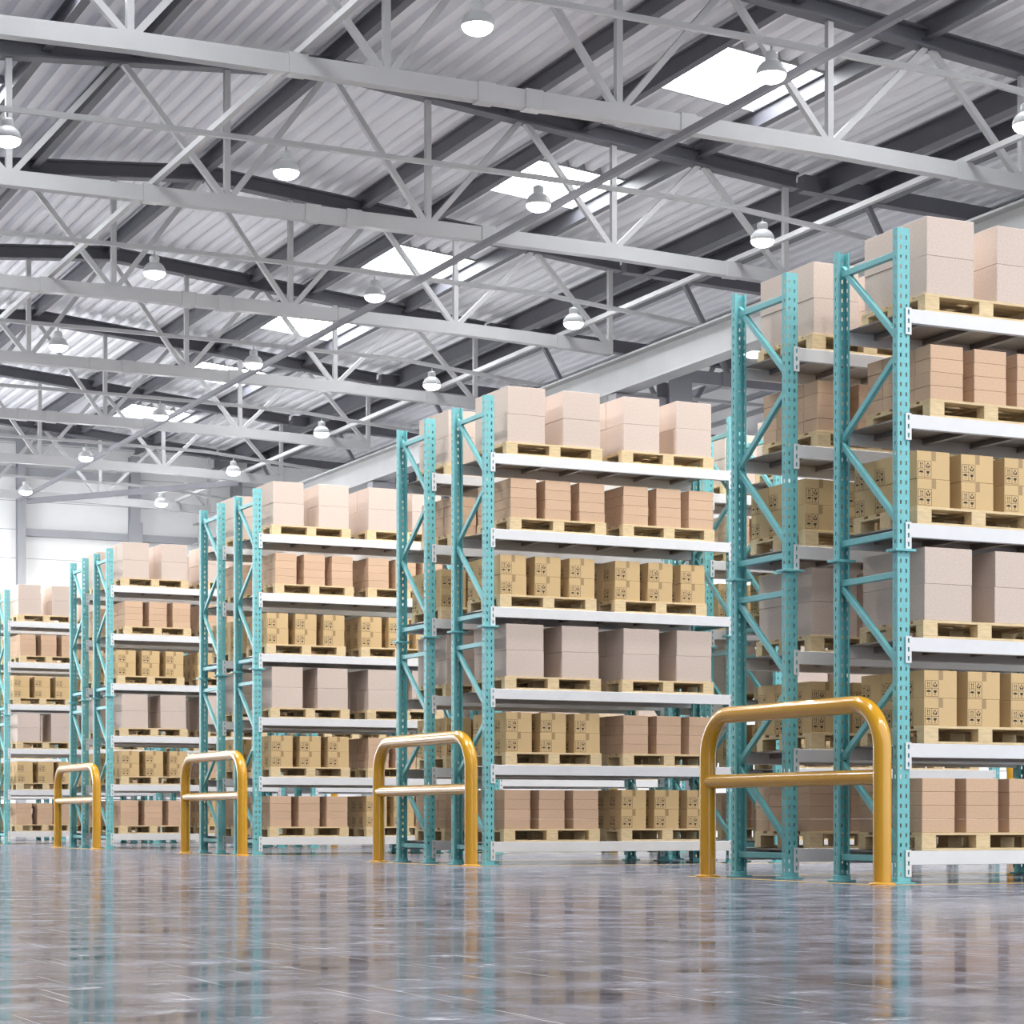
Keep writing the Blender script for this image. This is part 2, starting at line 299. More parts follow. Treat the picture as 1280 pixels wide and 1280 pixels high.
# ------------------------------------------------------------------ upright posts with real slots
def post_mesh(slots=True):
    """web faces -Y at y=0, flanges run to y=PD; x from -PW to 0"""
    b = MB(); t = 0.004
    pitch = 0.0775; n = int((POST_H - 0.06) / pitch); hw, hh = 0.015, 0.032
    zs = [0.0]
    for k in range(n):
        z = 0.06 + k * pitch; zs += [z, z + hh]
    zs.append(POST_H)
    def strip(us, holes, P):
        for i in range(len(us)-1):
            for j in range(len(zs)-1):
                if slots and i in holes and j % 2 == 1: continue
                b.add([P(us[i], zs[j]), P(us[i+1], zs[j]), P(us[i+1], zs[j+1]), P(us[i], zs[j+1])], [(0,1,2,3)])
    c1, c2 = PW*0.27, PW*0.73
    wx = [0, c1-hw/2, c1+hw/2, c2-hw/2, c2+hw/2, PW]
    fy = [0, PD*0.5-hw/2, PD*0.5+hw/2, PD]
    strip(wx, (1, 3), lambda u, z: (-PW+u, 0, z))
    strip(fy, (1,), lambda u, z: (-PW, u, z))
    strip(fy, (1,), lambda u, z: (0, u, z))
    # returned lips at the open side
    strip([0, 0.018], (), lambda u, z: (-PW+u, PD, z))
    strip([0, 0.018], (), lambda u, z: (-u, PD, z))
    return b.mesh('post', 'teal', solid=0.003)
POST = post_mesh()
BASE = MB().box(-PW-0.035, 0.035, -0.03, PD+0.045, 0, 0.014).box(-PW-0.006, 0.006, -0.006, PD+0.006, 0.014, 0.05).mesh('base_plate', 'teal', bevel=0.002)
def collar_mesh():
    b = MB(); z0, z1 = 2.63, 2.65
    b.box(-PW-0.04, 0.04, -0.035, 0, z0, z1); b.box(-PW-0.04, 0.04, PD, PD+0.035, z0, z1)
    b.box(-PW-0.04, -PW, 0, PD, z0, z1); b.box(0, 0.04, 0, PD, z0, z1)
    return b.mesh('splice_flange', 'teal', bevel=0.002)
COLLAR = collar_mesh()
XB = -PW/2
def brace(p, q, w=0.042, h=0.05):
    return MB().bar((XB, *p), (XB, *q), w, h, up=(1,0,0)).mesh('brace', 'teal', bevel=0.003)
ya, yb = PD-0.012, FD-PD+0.012
HORIZ = [MB().bar((XB, ya, z), (XB, yb, z), 0.045, 0.05).mesh('horizontal_brace', 'teal', bevel=0.003) for z in (0.20, 2.455, 2.78, 5.0)]
DIAG = []
for z0, z1, down in ((5.05, 4.32, 1), (4.22, 3.64, 0), (3.60, 2.86, 1), (2.42, 1.74, 1), (1.62, 1.02, 0), (0.97, 0.30, 1)):
    DIAG.append(brace((yb, z0), (ya, z1), 0.05, 0.04) if down else brace((ya, z0), (yb, z1), 0.05, 0.04))
def merged(meshes, name, mats):
    b = MB()
    for me, T in meshes:
        b.add([T @ v.co for v in me.vertices], [tuple(p.vertices) for p in me.polygons])
    return b.mesh(name, mats, fix=True)
FLIP = Matrix.Translation((-PW, FD, 0)) @ Matrix.Rotation(PI, 4, 'Z')
I4 = Matrix.Identity(4)
def simple_post():
    b = MB(); b.box(-PW, 0, 0, 0.004, 0, POST_H).box(-PW, -PW+0.004, 0, PD, 0, POST_H).box(-0.004, 0, 0, PD, 0, POST_H)
    return b.mesh('post', 'teal')
BRACING = merged([(m, I4) for m in HORIZ + DIAG], 'bracing', 'teal')

def upright_frame(parent, x, lod):
    fr = empty('upright_frame', parent, (x, 0, 0))
    for k in (0, 1):
        loc, rz = ((0, 0, 0), 0) if k == 0 else ((-PW, FD, 0), PI)
        ob('post', POST, fr, loc, rz)
        if lod < 2:
            ob('base_plate', BASE, fr, loc, rz); ob('splice_flange', COLLAR, fr, loc, rz)
    if lod < 2:
        for m in HORIZ: ob('horizontal_brace', m, fr)
        for m in DIAG: ob('diagonal_brace', m, fr)
    else:
        ob('lattice', BRACING, fr)
    return fr

# shelves: front and rear beam with hooked end plates, deck and cross bars
BH = 0.112
BEAM = MB().box(0.0, CLEAR, -0.012, 0.04, -BH, 0).mesh('beam', 'beam', bevel=0.003)
def connector_mesh():
    b = MB(); x0, x1, z0, z1 = -0.046, 0.010, -0.205, 0.008
    xs = [x0, -0.026, -0.010, x1]; zc = [-0.028, -0.098, -0.168]; zs = [z0]
    for z in sorted(zc): zs += [z-0.018, z+0.018]
    zs.append(z1)
    for i in range(3):
        for j in range(len(zs)-1):
            if i == 1 and j % 2 == 1: continue
            b.add([(xs[i], -0.013, zs[j]), (xs[i+1], -0.013, zs[j]), (xs[i+1], -0.013, zs[j+1]), (xs[i], -0.013, zs[j+1])], [(0,1,2,3)])
    return b.mesh('end_plate', 'beam', solid=0.006)
CONN = connector_mesh()
CONN2 = CONN.copy(); CONN2.transform(Matrix.Translation((CLEAR, 0, 0)) @ Matrix.Scale(-1, 4, (1,0,0))); CONN2.flip_normals()
DECK = MB().box(0.004, CLEAR-0.004, 0.045, FD-0.045, -0.016, -0.004).mesh('deck_panel', 'deck')
CROSS = MB().box(-0.025, 0.025, 0.042, FD-0.042, -0.062, -0.017).mesh('cross_bar', 'deck', bevel=0.003)
def shelf(parent, z, lod):
    sh = empty('shelf', parent, (0, 0, z))
    for k in (0, 1):
        loc, rz = ((0,0,0), 0) if k == 0 else ((CLEAR, FD, 0), PI)
        ob('beam', BEAM, sh, loc, rz)
        if lod < 2:
            ob('end_plate', CONN, sh, loc, rz); ob('end_plate', CONN2, sh, loc, rz)
    ob('deck_panel', DECK, sh)
    if lod < 2:
        for k in range(6): ob('cross_bar', CROSS, sh, (0.28 + k*0.49, 0, 0))
    return sh

def place_name(r, back, unit):
    n = ROWN[r] + ' row'
    return n, ('back' if back else 'front'), ('far' if unit else 'aisle')
def rack(r, back, unit):
    lod = 0 if r < 5 else 2
    t = empty('pallet_rack', None, (unit*UNIT_B, r*ROW + back*BACK, 0))
    tag(t, f"teal six-shelf pallet rack, {'rear' if back else 'front'} half of {ROWN[r]} row, {'second bay from' if unit else 'bay beside'} yellow guard", 'rack', 'teal pallet racks in double rows')
    upright_frame(t, 0, lod); upright_frame(t, CLEAR + PW, lod)
    for z in LEV: shelf(t, z, lod)
    return t

# ------------------------------------------------------------------ pallets
PL, PWD, PH = 1.2, 0.89, 0.142
def pallet_parts():
    d = MB()
    ws = [0.145, 0.11, 0.145, 0.11, 0.145]; gap = (PWD - sum(ws)) / 4; y = 0
    for w in ws: d.box(0, PL, y, y+w, PH-0.02, PH); y += w + gap
    for x in (0, 0.53, PL-0.14): d.box(x, x+0.14, 0.0, PWD, PH-0.038, PH-0.0202)
    deck = d.mesh('deck_slats', 'wood', bevel=0.0015)
    blocks = []
    for x in (0, 0.53, PL-0.14):
        for yy, w in ((0, 0.10), (0.375, 0.14), (PWD-0.10, 0.10)):
            blocks.append(MB().box(x, x+0.14, yy, yy+w, 0.0182, PH-0.0382).mesh('block', 'wood', bevel=0.0015))
    runs = [MB().box(0, PL, yy, yy+w, 0.0, 0.018).mesh('runner', 'wood', bevel=0.0015) for yy, w in ((0, 0.10), (0.375, 0.14), (PWD-0.10, 0.10))]
    return deck, blocks, runs
PDECK, PBLOCK, PRUN = pallet_parts()
PSIMPLE = merged([(PDECK, I4)] + [(m, I4) for m in PBLOCK + PRUN], 'wooden_pallet', 'wood')

# ------------------------------------------------------------------ cartons
def disc(cx, cy, rx, ry, a0=0, a1=360, n=14):
    return [(cx + rx*math.cos(math.radians(a0+(a1-a0)*k/n)), cy + ry*math.sin(math.radians(a0+(a1-a0)*k/n))) for k in range(n+1)]
def symbols():
    """four handling marks in unit cells, as 2-D polygons in a 2 x 2.6 field (x right, y up)"""
    P = []
    def rect(x0, y0, x1, y1): P.append([(x0,y0),(x1,y0),(x1,y1),(x0,y1)])
    w = 0.028
    for x in (0, 1, 2): rect(x-w, 0, x+w, 2.6)
    for y in (0, 1.3, 2.6): rect(0, y-w, 2, y+w)
    # this way up: two arrows over a bar
    rect(0.22, 1.48, 0.80, 1.54)
    for x in (0.37, 0.65):
        rect(x-0.035, 1.56, x+0.035, 2.2); P.append([(x-0.11, 2.12), (x+0.11, 2.12), (x, 2.42)])
    # keep dry: umbrella
    P.append(disc(0.5, 0.72, 0.34, 0.34, 0, 180)); rect(0.475, 0.28, 0.525, 0.75)
    P.append([(0.525,0.28),(0.525,0.22),(0.66,0.22),(0.66,0.32),(0.61,0.32),(0.61,0.28)])
    # fragile: stemmed glass
    P.append([(1.24,1.02),(1.76,1.02),(1.70,0.70),(1.55,0.56),(1.45,0.56),(1.30,0.70)]); rect(1.47, 0.28, 1.53, 0.58); rect(1.34, 0.22, 1.66, 0.29)
    # handle with care: two cupped hands round a lozenge
    P.append([(1.5,2.42),(1.63,2.22),(1.5,2.02),(1.37,2.22)])
    P.append([(1.18,2.10),(1.27,2.12),(1.33,1.88),(1.46,1.80),(1.46,1.50),(1.32,1.52),(1.21,1.72)])
    P.append([(1.82,2.10),(1.79,1.72),(1.68,1.52),(1.54,1.50),(1.54,1.80),(1.67,1.88),(1.73,2.12)])
    return P
SYM = symbols()
def carton_mesh(name, w, d, h, mk, printed=False):
    b = MB().box(0, w, 0, d, 0, h)
    me = b.mesh(name, [mk, 'ink'] if printed else mk, bevel=0.003)
    if not printed: return me
    bm = bmesh.new(); bm.from_mesh(me)
    e = 0.0006
    faces = [(w, lambda u, z: (u, -e, z)), (d, lambda u, z: (-e, d-u, z)), (w, lambda u, z: (w-u, d+e, z)), (d, lambda u, z: (w+e, u, z))]
    for fw, F in faces:
        sw = 0.40*w / 2; u0 = 0.02*fw + 0.004; sh = 0.575*h / 2.6
        for poly in SYM:
            vs = [bm.verts.new(F(u0 + p[0]*sw, 0.012 + p[1]*sh)) for p in poly]
            f = bm.faces.new(vs); f.material_index = 1; f.normal_update()
    bm.to_mesh(me); bm.free()
    return me
def tape_mesh(w, d, h):
    tw = 0.042; x = w*0.507; e = 0.0008
    b = MB()
    b.box(x-tw/2, x+tw/2, -e, 0.0, h*0.66, h+e); b.box(x-tw/2, x+tw/2, d, d+e, h*0.66, h+e)
    b.box(x-tw/2, x+tw/2, 0, d, h, h+e)
    return b.mesh('tape_strip', 'tape')
KIND = {
 'P': dict(name='pale_carton', w=0.462, d=0.430, nx=2, ny=2, nz=2, pitch=0.69, x0=0.022, mk='pale'),
 'F': dict(name='flat_carton', w=0.318, d=0.217, nx=3, ny=4, nz=4, pitch=0.428, x0=0.012, mk='flat'),
 'S': dict(name='printed_carton', w=0.318, d=0.290, nx=3, ny=3, nz=2, pitch=0.428, x0=0.008, mk='print'),
}
HT = {('P', 5): 0.310, ('P', 2): 0.292}
def height(k, l): return {'P': HT.get(('P', l), 0.3), 'F': 0.1090, 'S': 0.2215}[k]
CM = {}
for l in (2, 5): CM['P', l] = carton_mesh('pale_carton', 0.462, 0.430, height('P', l)-0.0012, 'pale')
CM['F'] = carton_mesh('flat_carton', 0.318, 0.217, 0.1090-0.0010, 'flat')
CM['S'] = carton_mesh('printed_carton', 0.318, 0.290, 0.2215-0.0012, 'print', True)
TAPE = tape_mesh(0.318, 0.290, 0.2215-0.0012)
PATTERN = [('F', 'S'), ('S', 'F'), ('P', 'P'), ('S', 'S'), ('F', 'F'), ('P', 'P')]
PX = [(0.121, 1.595), (0.142, 1.618), (0.135, 1.607), (0.076, 1.512), (0.20, 1.618), (0.152, 1.607)]
ADJ = {'P': 'pale', 'F': 'flat', 'S': 'printed'}
ORD = ['bottom', 'second', 'third', 'fourth', 'fifth', 'top']
def unit_words(back, unit): return ['front bay', 'rear bay', 'far front bay', 'far rear bay'][unit*2 + back]
def lab(kind, l, p, i, j, k, r, back, unit):
    s = KIND[kind]
    tier = {2: ['lower', 'upper'], 4: ['bottom', 'second', 'third', 'top']}[s['nz']][k]
    col = {2: ['left', 'right'], 3: ['left', 'middle', 'right']}[s['nx']][i]
    dep = ['foremost', 'second deep', 'third deep', 'rearmost'][j] if s['ny'] > 2 else ['foremost', 'rearmost'][j]
    if s['ny'] == 3: dep = ['foremost', 'second deep', 'rearmost'][j]
    txt = f"{ADJ[kind]} carton, {tier} tier, {col} stack, {dep}, {'left' if p == 0 else 'right'} pallet, {ORD[l]} shelf, {unit_words(back, unit)}, {ROWN[r]} row"
    w = txt.replace(',', '').split()
    if len(w) > 16: txt = txt.replace(' shelf,', '-shelf').replace(' tier,', '-tier')
    return txt
leftover = {'P': MB(), 'F': MB(), 'S': MB()}
INDEX = {}; count = 0
def vis(n): return 1 if VIS is None else VIS[n]
for r in range(NROW):
    for unit in (0, 1):
        for back in (0, 1):
            rack_built = False
            X0, Y0 = unit*UNIT_B, r*ROW + back*BACK
            rack(r, back, unit)
            for l in range(6):
                for p in (0, 1):
                    kind = PATTERN[l][p]; s = KIND[kind]
                    px = X0 + PX[l][p]; py = Y0 + 0.0045; pz = LEV[l] + 0.0015
                    n = count; count += 1; INDEX[n] = ('pallet', r, unit, back, l, p)
                    if vis(n):
                        lb = f"wooden pallet under {ADJ[kind]} cartons, {'left' if p == 0 else 'right'} end of {ORD[l]} shelf, {unit_words(back, unit)}, {ROWN[r]} row"
                        if r < 3 and vis(n) != 3:
                            t = empty('wooden_pallet', None, (px, py, pz))
                            ob('deck_slats', PDECK, t)
                            for m in PBLOCK: ob('block', m, t)
                            for m in PRUN: ob('runner', m, t)
                        else:
                            t = ob('wooden_pallet', PSIMPLE, None, (px, py, pz))
                        t['vk'] = n
                        tag(t, lb, 'pallet', 'wooden pallets on the rack shelves')
                    h = height(kind, l); me = CM[kind, l] if kind == 'P' else CM[kind]
                    for k in range(s['nz']):
                        for i in range(s['nx']):
                            for j in range(s['ny']):
                                n = count; count += 1; INDEX[n] = (kind, r, unit, back, l, p, i, j, k)
                                v = vis(n)
                                rn = random.Random(n)
                                dx, dy = rn.uniform(-.003, .003), rn.uniform(-.0005, .0005)
                                if not v: continue
                                loc = (px + s['x0'] + i*s['pitch'] + dx, py + 0.012 + j*(s['d']+0.003) + dy, pz + PH + 0.0005 + k*h)
                                if v == 2:
                                    T = Matrix.Translation(loc); b = leftover[kind]
                                    o0 = len(b.v); b.v += [tuple(T @ q.co) for q in me.vertices]
                                    for q in me.polygons: b.f.append(tuple(z + o0 for z in q.vertices)); b.m.append(q.material_index); b.smooth.append(False)
                                    if kind == 'S':
                                        o0 = len(b.v); b.v += [tuple(T @ q.co) for q in TAPE.vertices]
                                        for q in TAPE.polygons: b.f.append(tuple(z + o0 for z in q.vertices)); b.m.append(2); b.smooth.append(False)
                                    continue
                                o = ob(s['name'], me, None, loc); o['vk'] = n
                                tag(o, lab(kind, l, p, i, j, k, r, back, unit), 'carton', f"{ADJ[kind]} cartons stacked on the pallets")
                                if kind == 'S' and r < 4: ob('tape_strip', TAPE, o, label='darker brown tape strip')
for kind, b in leftover.items():
    if b.v:
        me = b.mesh(KIND[kind]['name'], [KIND[kind]['mk'], 'ink', 'tape'] if kind == 'S' else KIND[kind]['mk'], fix=False)
        o = ob('carton_stock_' + ADJ[kind], me); o['kind'] = 'stuff'
        tag(o, {'P': 'smallest pale cartons seen deep between the far racks', 'F': 'smallest flat brown cartons seen deep between the far racks', 'S': 'smallest printed tan cartons seen deep between the far racks'}[kind], 'cartons')

# ------------------------------------------------------------------ yellow guards and floor lines
def guard(x, y0, y1, lb):
    t = empty('safety_guard', None, (x, y0, 0)); tag(t, lb, 'guard rail', 'yellow tube guards at the row ends')
    L = y1 - y0; top, R_, rad = 1.425, 0.36, 0.073
    pts = [(0, 0, 0.0), (0, 0, 0.5), (0, 0, top-R_)]
    pts += [(0, R_-R_*math.cos(a), top-R_+R_*math.sin(a)) for a in [PI/2*k/12 for k in range(1, 13)]]
    pts += [(0, L-R_+R_*math.sin(a), top-R_+R_*math.cos(a)) for a in [PI/2*k/12 for k in range(0, 13)]]
    pts += [(0, L, 0.5), (0, L, 0.0)]
    ob('hoop', MB().tube(pts, rad, 28).mesh('hoop', 'yellow', fix=True), t)
    ob('cross_rail', MB().tube([(0, 0.03, 0.845), (0, L-0.03, 0.845)], 0.062, 24).mesh('cross_rail', 'yellow'), t)
    fl = MB().lathe([(0.0, 0.0), (0.108, 0.0), (0.108, 0.012), (0.078, 0.022), (0.0, 0.022)], 28).mesh('foot_flange', 'yellow')
    ob('foot_flange', fl, t, (0, 0, 0)); ob('foot_flange', fl, t, (0, L, 0))
for r in range(NROW):
    y = r*ROW
    guard(-0.31, y-0.07, y+2.62, f"yellow tubular guard rail bolted down at the open end of the {ROWN[r]} rack row")
    guard(7.03, y-0.07, y+2.62, f"yellow tubular guard rail at the far hidden end of the {ROWN[r]} rack row")
    b = MB(); z0, z1, w = 0.0, 0.0015, 0.07
    x0, x1, y0, y1 = -0.42, 7.35, y-0.21, y+2.83
    b.box(x0, x1, y0, y0+w, z0, z1); b.box(x0, x1, y1-w, y1, z0, z1); b.box(x0, x0+w, y0+w, y1-w, z0, z1); b.box(x1-w, x1, y0+w, y1-w, z0, z1)
    o = ob('floor_marking_line', b.mesh('floor_marking_line', 'line')); o['kind'] = 'structure'
    o['label'] = f"thin yellow line painted on the floor around the {ROWN[r]} rack row"

# ------------------------------------------------------------------ the hall
XL, XR, YF, YB = -12.0, 15.5, -6.0, 48.0
struct('floor', MB().add([(-40, -45, 0), (40, -45, 0), (40, YB+0.5, 0), (-40, YB+0.5, 0)], [(0,1,2,3)]).mesh('floor', 'floor'))

RIDGE = 1.2; SL = 0.088
def roof_z(x, base=11.72): return base - SL*abs(x - RIDGE)
TR_Y = [10.05 + 6*k for k in range(-2, 7)]        # -1.95 ... 46.05
SKY_X = (5.50, 7.28)
SKY_Y = [(TR_Y[k] + 2.35, TR_Y[k] + 4.25) for k in range(len(TR_Y)-1)]

def corrugated(name, x0, x1, zfun, y0, y1, holes=(), hx=()):
    pitch = 0.30; b = MB()
    prof = []
    n = int(math.ceil((x1-x0)/pitch))
    for k in range(n):
        xa = x0 + k*pitch
        for dx, dz in ((0, 0), (0.13, 0), (0.165, 0.095), (0.265, 0.095)): prof.append((xa+dx, dz))
    prof.append((x0+n*pitch, 0))
    for (xa, za), (xb, zb) in zip(prof[:-1], prof[1:]):
        segs = [(y0, y1)]
        if any(xb > h[0]-0.01 and xa < h[1]+0.01 for h in hx):
            segs = []; c = y0
            for h0, h1 in holes: segs.append((c, h0)); c = h1
            segs.append((c, y1))
        for s0, s1 in segs:
            b.add([(xa, s0, zfun(xa)+za), (xb, s0, zfun(xb)+zb), (xb, s1, zfun(xb)+zb), (xa, s1, zfun(xa)+za)], [(0,1,2,3)])
    return b.mesh(name, 'roof', fix=False)
SKY_L = (2*RIDGE - SKY_X[1], 2*RIDGE - SKY_X[0])
struct('ceiling', corrugated('ceiling', XL, 9.6, roof_z, YF, YB+0.3, SKY_Y, (SKY_X, SKY_L)))
def roof2_z(x): return roof_z(9.6) - 0.03*(x-9.6)
SK2_Y = [(TR_Y[k] + 1.5, TR_Y[k] + 4.6) for k in range(len(TR_Y)-1)]
struct('ceiling_side', corrugated('ceiling_side', 9.6, XR, roof2_z, YF, YB+0.3))
for n, (a, c, sx) in enumerate([(a, c, s) for s in (SKY_X, SKY_L) for a, c in SKY_Y]):
    xm = (sx[0]+sx[1])/2; z = roof_z(xm) + 0.11
    t = empty('window_%d' % (n+1), None, (xm, (a+c)/2, z)); t['kind'] = 'structure'
    w, d = (sx[1]-sx[0]+0.4)/2, (c-a)/2; sl = -SL*math.copysign(1, xm-RIDGE)
    ob('pane', MB().add([(x, y, sl*x + dz) for dz in (0, 0.012) for x, y in ((-w, -d-0.05), (w, -d-0.05), (w, d+0.05), (-w, d+0.05))],
        [(0,3,2,1),(4,5,6,7),(0,1,5,4),(1,2,6,5),(2,3,7,6),(3,0,4,7)]).mesh('pane', 'skypane'), t)
    fr = MB()
    for y in (-d-0.02, d+0.02): fr.bar((-w+0.1, y, sl*(0.1-w)-0.07), (w-0.1, y, sl*(w-0.1)-0.07), 0.04, 0.13)
    ob('window_frame', fr.mesh('window_frame', 'girder'), t)

# purlins running along the hall under the roof sheets
def ibeam(b, x, z, y0, y1, h, w, t=0.02):
    b.box(x-w/2, x+w/2, y0, y1, z-t, z); b.box(x-w/2, x+w/2, y0, y1, z-h, z-h+t); b.box(x-t/2, x+t/2, y0, y1, z-h+t, z-t)
    return b
purl = [(-8.2, 'outer'), (-5.0, 'a'), (-2.97, 'g'), (-1.7, 'b'), (1.2, 'c'), (4.1, 'd'), (5.37, 'e'), (7.40, 'f')]
PLAB = {-8.2: 'outermost dark steel purlin under the left roof slope', -5.0: 'dark steel purlin farthest left under the roof, pale with daylight', -2.97: 'dark steel purlin second from the left edge under the roof',
        -1.7: 'dark steel purlin directly above the left tie bar', 1.2: 'dark steel ridge purlin under the roof peak',
        4.1: 'dark steel purlin between the ridge and the skylights', 5.37: 'dark steel purlin along the inner edge of the skylights', 7.40: 'dark steel purlin along the outer edge of the skylights, pale with daylight'}
for x, _ in purl:
    z = roof_z(x) - 0.002
    tag(ob('roof_purlin', ibeam(MB(), x, z, YF, YB-0.12, 0.27, 0.13).mesh('roof_purlin', 'dark')), PLAB[x], 'purlin', 'dark purlins under the roof')

for x, nm in ((9.75, 'wide dark steel purlin over the white girder'), (10.75, 'dark steel purlin just beyond the white girder'), (13.4, 'dark steel purlin over the middle of the side hall')):
    z = roof2_z(x) - 0.002
    tag(ob('roof_purlin', ibeam(MB(), x, z, YF, YB-0.12, 0.36, 0.22).mesh('roof_purlin', 'dark')), nm, 'purlin', 'dark purlins under the roof')
# ---- trusses
def bc(x):   # bottom chord axis
    return 9.30 - 0.0035*max(0, abs(x-RIDGE)-2.0)**2
NODE = [RIDGE + 1.56 + 3.12*k for k in range(-4, 3)]          # bottom nodes -9.72 ... 9.0
NODE = [RIDGE - 1.56 - 3.12*k for k in (3, 2, 1, 0)] + [RIDGE + 1.56 + 3.12*k for k in (0, 1, 2)]
TOPN = [RIDGE + 3.12*k for k in (-3, -2, -1, 0, 1, 2)]
def tc_(x): return roof_z(x) - 0.24
def truss_meshes():
    out = []
    xs = [-11.0] + NODE[:-1] + [8.05, 9.02]
    b = MB()
    for a, c in zip(xs[:-1], xs[1:]): b.bar((a, 0, bc(a)), (c+0.004, 0, bc(c)), 0.16, 0.215)
    out.append(('bottom_chord', b.mesh('bottom_chord', 'truss'), 1))
    b = MB(); xt = [-11.5, RIDGE, 9.2]
    for a, c in zip(xt[:-1], xt[1:]):
        for dz, hh, ww in ((0.10, 0.03, 0.22), (-0.13, 0.03, 0.22), (-0.015, 0.20, 0.03)):
            b.bar((a, 0, tc_(a)+dz), (c, 0, tc_(c)+dz), ww, hh)
    out.append(('top_chord', b.mesh('top_chord', 'dark'), 1))
    for x in NODE:
        out.append(('web_post', MB().bar((x, 0, bc(x)+0.10), (x, 0, tc_(x)-0.14), 0.085, 0.085, up=(0,1,0)).mesh('web_post', 'truss'), 0))
    for x in NODE:
        for s in (-1, 1):
            xt_ = x + s*1.56
            if xt_ > 9.2: continue
            a = Vector((x + s*0.06, 0, bc(x)+0.09)); c = Vector((xt_ - s*0.05, 0, tc_(xt_)-0.13))
            out.append(('web_diagonal', MB().bar(a, c, 0.08, 0.085, up=(0,1,0)).mesh('web_diagonal', 'truss'), 0))
    for x, w in ((0.92, 0.24), (1.56, 0.24), (-1.49, 0.24), (3.72, 0.22), (8.0, 0.26)):
        z = bc(x); out.append(('splice_sleeve', MB().box(x-w/2, x+w/2, -0.092, 0.092, z-0.122, z+0.122).mesh('splice_sleeve', 'truss', bevel=0.004), 0))
    return out
TP = truss_meshes()
TORD = ['frontmost', 'second', 'third', 'fourth', 'fifth', 'sixth', 'seventh', 'eighth', 'ninth']
vis_truss = TR_Y[1:]
for n, y in enumerate(vis_truss):
    t = empty('roof_truss', None, (0, y, 9.0))
    q = ['hidden roof truss in front of all those in view', 'nearest roof truss in view, crossing above everything else', 'second roof truss in view, behind the nearest', 'third roof truss in view', 'fourth roof truss in view', 'fifth roof truss in view', 'sixth roof truss in view, last but one before the end wall', 'grey steel roof truss standing right against the white end wall'][n]
    tag(t, 'light grey steel ' + q if n < 7 else q, 'roof truss', 'grey steel trusses across the main hall')
    for nm, me, _ in TP: ob(nm, me, t, (0, 0, -9.0))

# side-hall trusses beyond the girder
def side_truss():
    out = []; z0 = 8.82; z1 = roof2_z(14) - 0.16
    b = MB().bar((10.3, 0, z0), (XR-0.1, 0, z0), 0.16, 0.24); out.append(('bottom_chord', b.mesh('bottom_chord', 'midsteel')))
    b = MB().bar((9.3, 0, roof2_z(9.3)-0.24), (XR-0.1, 0, roof2_z(XR)-0.24), 0.2, 0.26); out.append(('top_chord', b.mesh('top_chord', 'dark')))
    for k in range(2):
        x = 11.6 + 2.2*k
        out.append(('web_diagonal', MB().bar((x, 0, z0), (x-1.1, 0, z1), 0.08, 0.085, up=(0,1,0)).mesh('web_diagonal', 'midsteel')))
        out.append(('web_diagonal', MB().bar((x, 0, z0), (x+1.1, 0, z1), 0.08, 0.085, up=(0,1,0)).mesh('web_diagonal', 'midsteel')))
    out.append(('splice_sleeve', MB().box(11.35, 11.6, -0.1, 0.1, z0-0.14, z0+0.14).mesh('splice_sleeve', 'midsteel', bevel=0.004)))
    return out
SP = side_truss()
for n, y in enumerate(TR_Y[2:]):
    t = empty('side_roof_truss', None, (0, y, 8.8))
    tag(t, f"grey roof truss of the side hall, in line with the {['nearest','second','third','fourth','fifth','sixth','last'][n]} main truss", 'roof truss', 'grey steel trusses of the side hall')
    for nm, me in SP: ob(nm, me, t, (0, 0, -8.8))

# ---- ties, light rails, wind brace
Y0T, Y1T = TR_Y[1], TR_Y[-1]
def tie(x, dz, w, lb, key='truss'):
    b = MB().box(x-w/2, x+w/2, Y0T-6, Y1T, bc(x)+dz-w/2, bc(x)+dz+w/2)
    tag(ob('tie_bar', b.mesh('tie_bar', key)), lb, 'tie bar', 'long tie bars linking the trusses')
tie(-1.44, 0.17, 0.08, 'pale grey steel tie bar linking the trusses on the left, below the left purlin')
tie(3.66, -0.15, 0.085, 'grey steel tie bar, darkened for its shaded underside, under the middle of the trusses', 'midsteel')  # darker steel put in for the shade on its underside
tie(8.04, 0.165, 0.075, 'pale grey steel tie bar linking the trusses beside the white girder')
b = MB().bar((3.84, Y1T-0.2, 9.10), (7.93, Y1T-5.86, 9.10), 0.12, 0.14)
tag(ob('wind_brace', b.mesh('wind_brace', 'midsteel')), 'grey steel wind brace slanting between the last two roof trusses', 'brace')
tag(ob('side_tie_bar', MB().box(11.55, 11.65, TR_Y[1], Y1T, 8.92, 9.02).mesh('side_tie_bar', 'truss')), 'grey steel tie bar linking the trusses of the side hall', 'tie bar')

RAIL_Y = [7.05 + 6*k for k in range(-2, 7)]
RO = ['frontmost', 'second overhead', 'nearest visible', 'second visible', 'third visible', 'fourth visible', 'fifth visible', 'sixth visible', 'last']
def rz(x): return 9.30 - 0.0030*max(0, abs(x-RIDGE)-1.5)**2
RAILM = MB()
xs = [-9, -6, -3, 0, 3, 6, 9, 12, 15.2]
for a, c in zip(xs[:-1], xs[1:]): RAILM.bar((a, 0, rz(a)+0.03 if a < 9 else 9.05), (c+0.003, 0, rz(c)+0.03 if c < 9 else 9.05), 0.06, 0.065)
RAILM = RAILM.mesh('lamp_rail', 'truss')
NECK = MB().lathe([(0.0, 0.30), (0.012, 0.30), (0.012, 0.245), (0.035, 0.24), (0.07, 0.225), (0.078, 0.20), (0.075, 0.14), (0.068, 0.125), (0.075, 0.12)], 24).mesh('lamp_neck', 'lamp')
DOME = MB().lathe([(0.075, 0.125), (0.10, 0.115), (0.14, 0.08), (0.165, 0.035), (0.176, -0.005), (0.176, -0.03), (0.170, -0.03)], 32).mesh('lamp_shade', 'lamp')
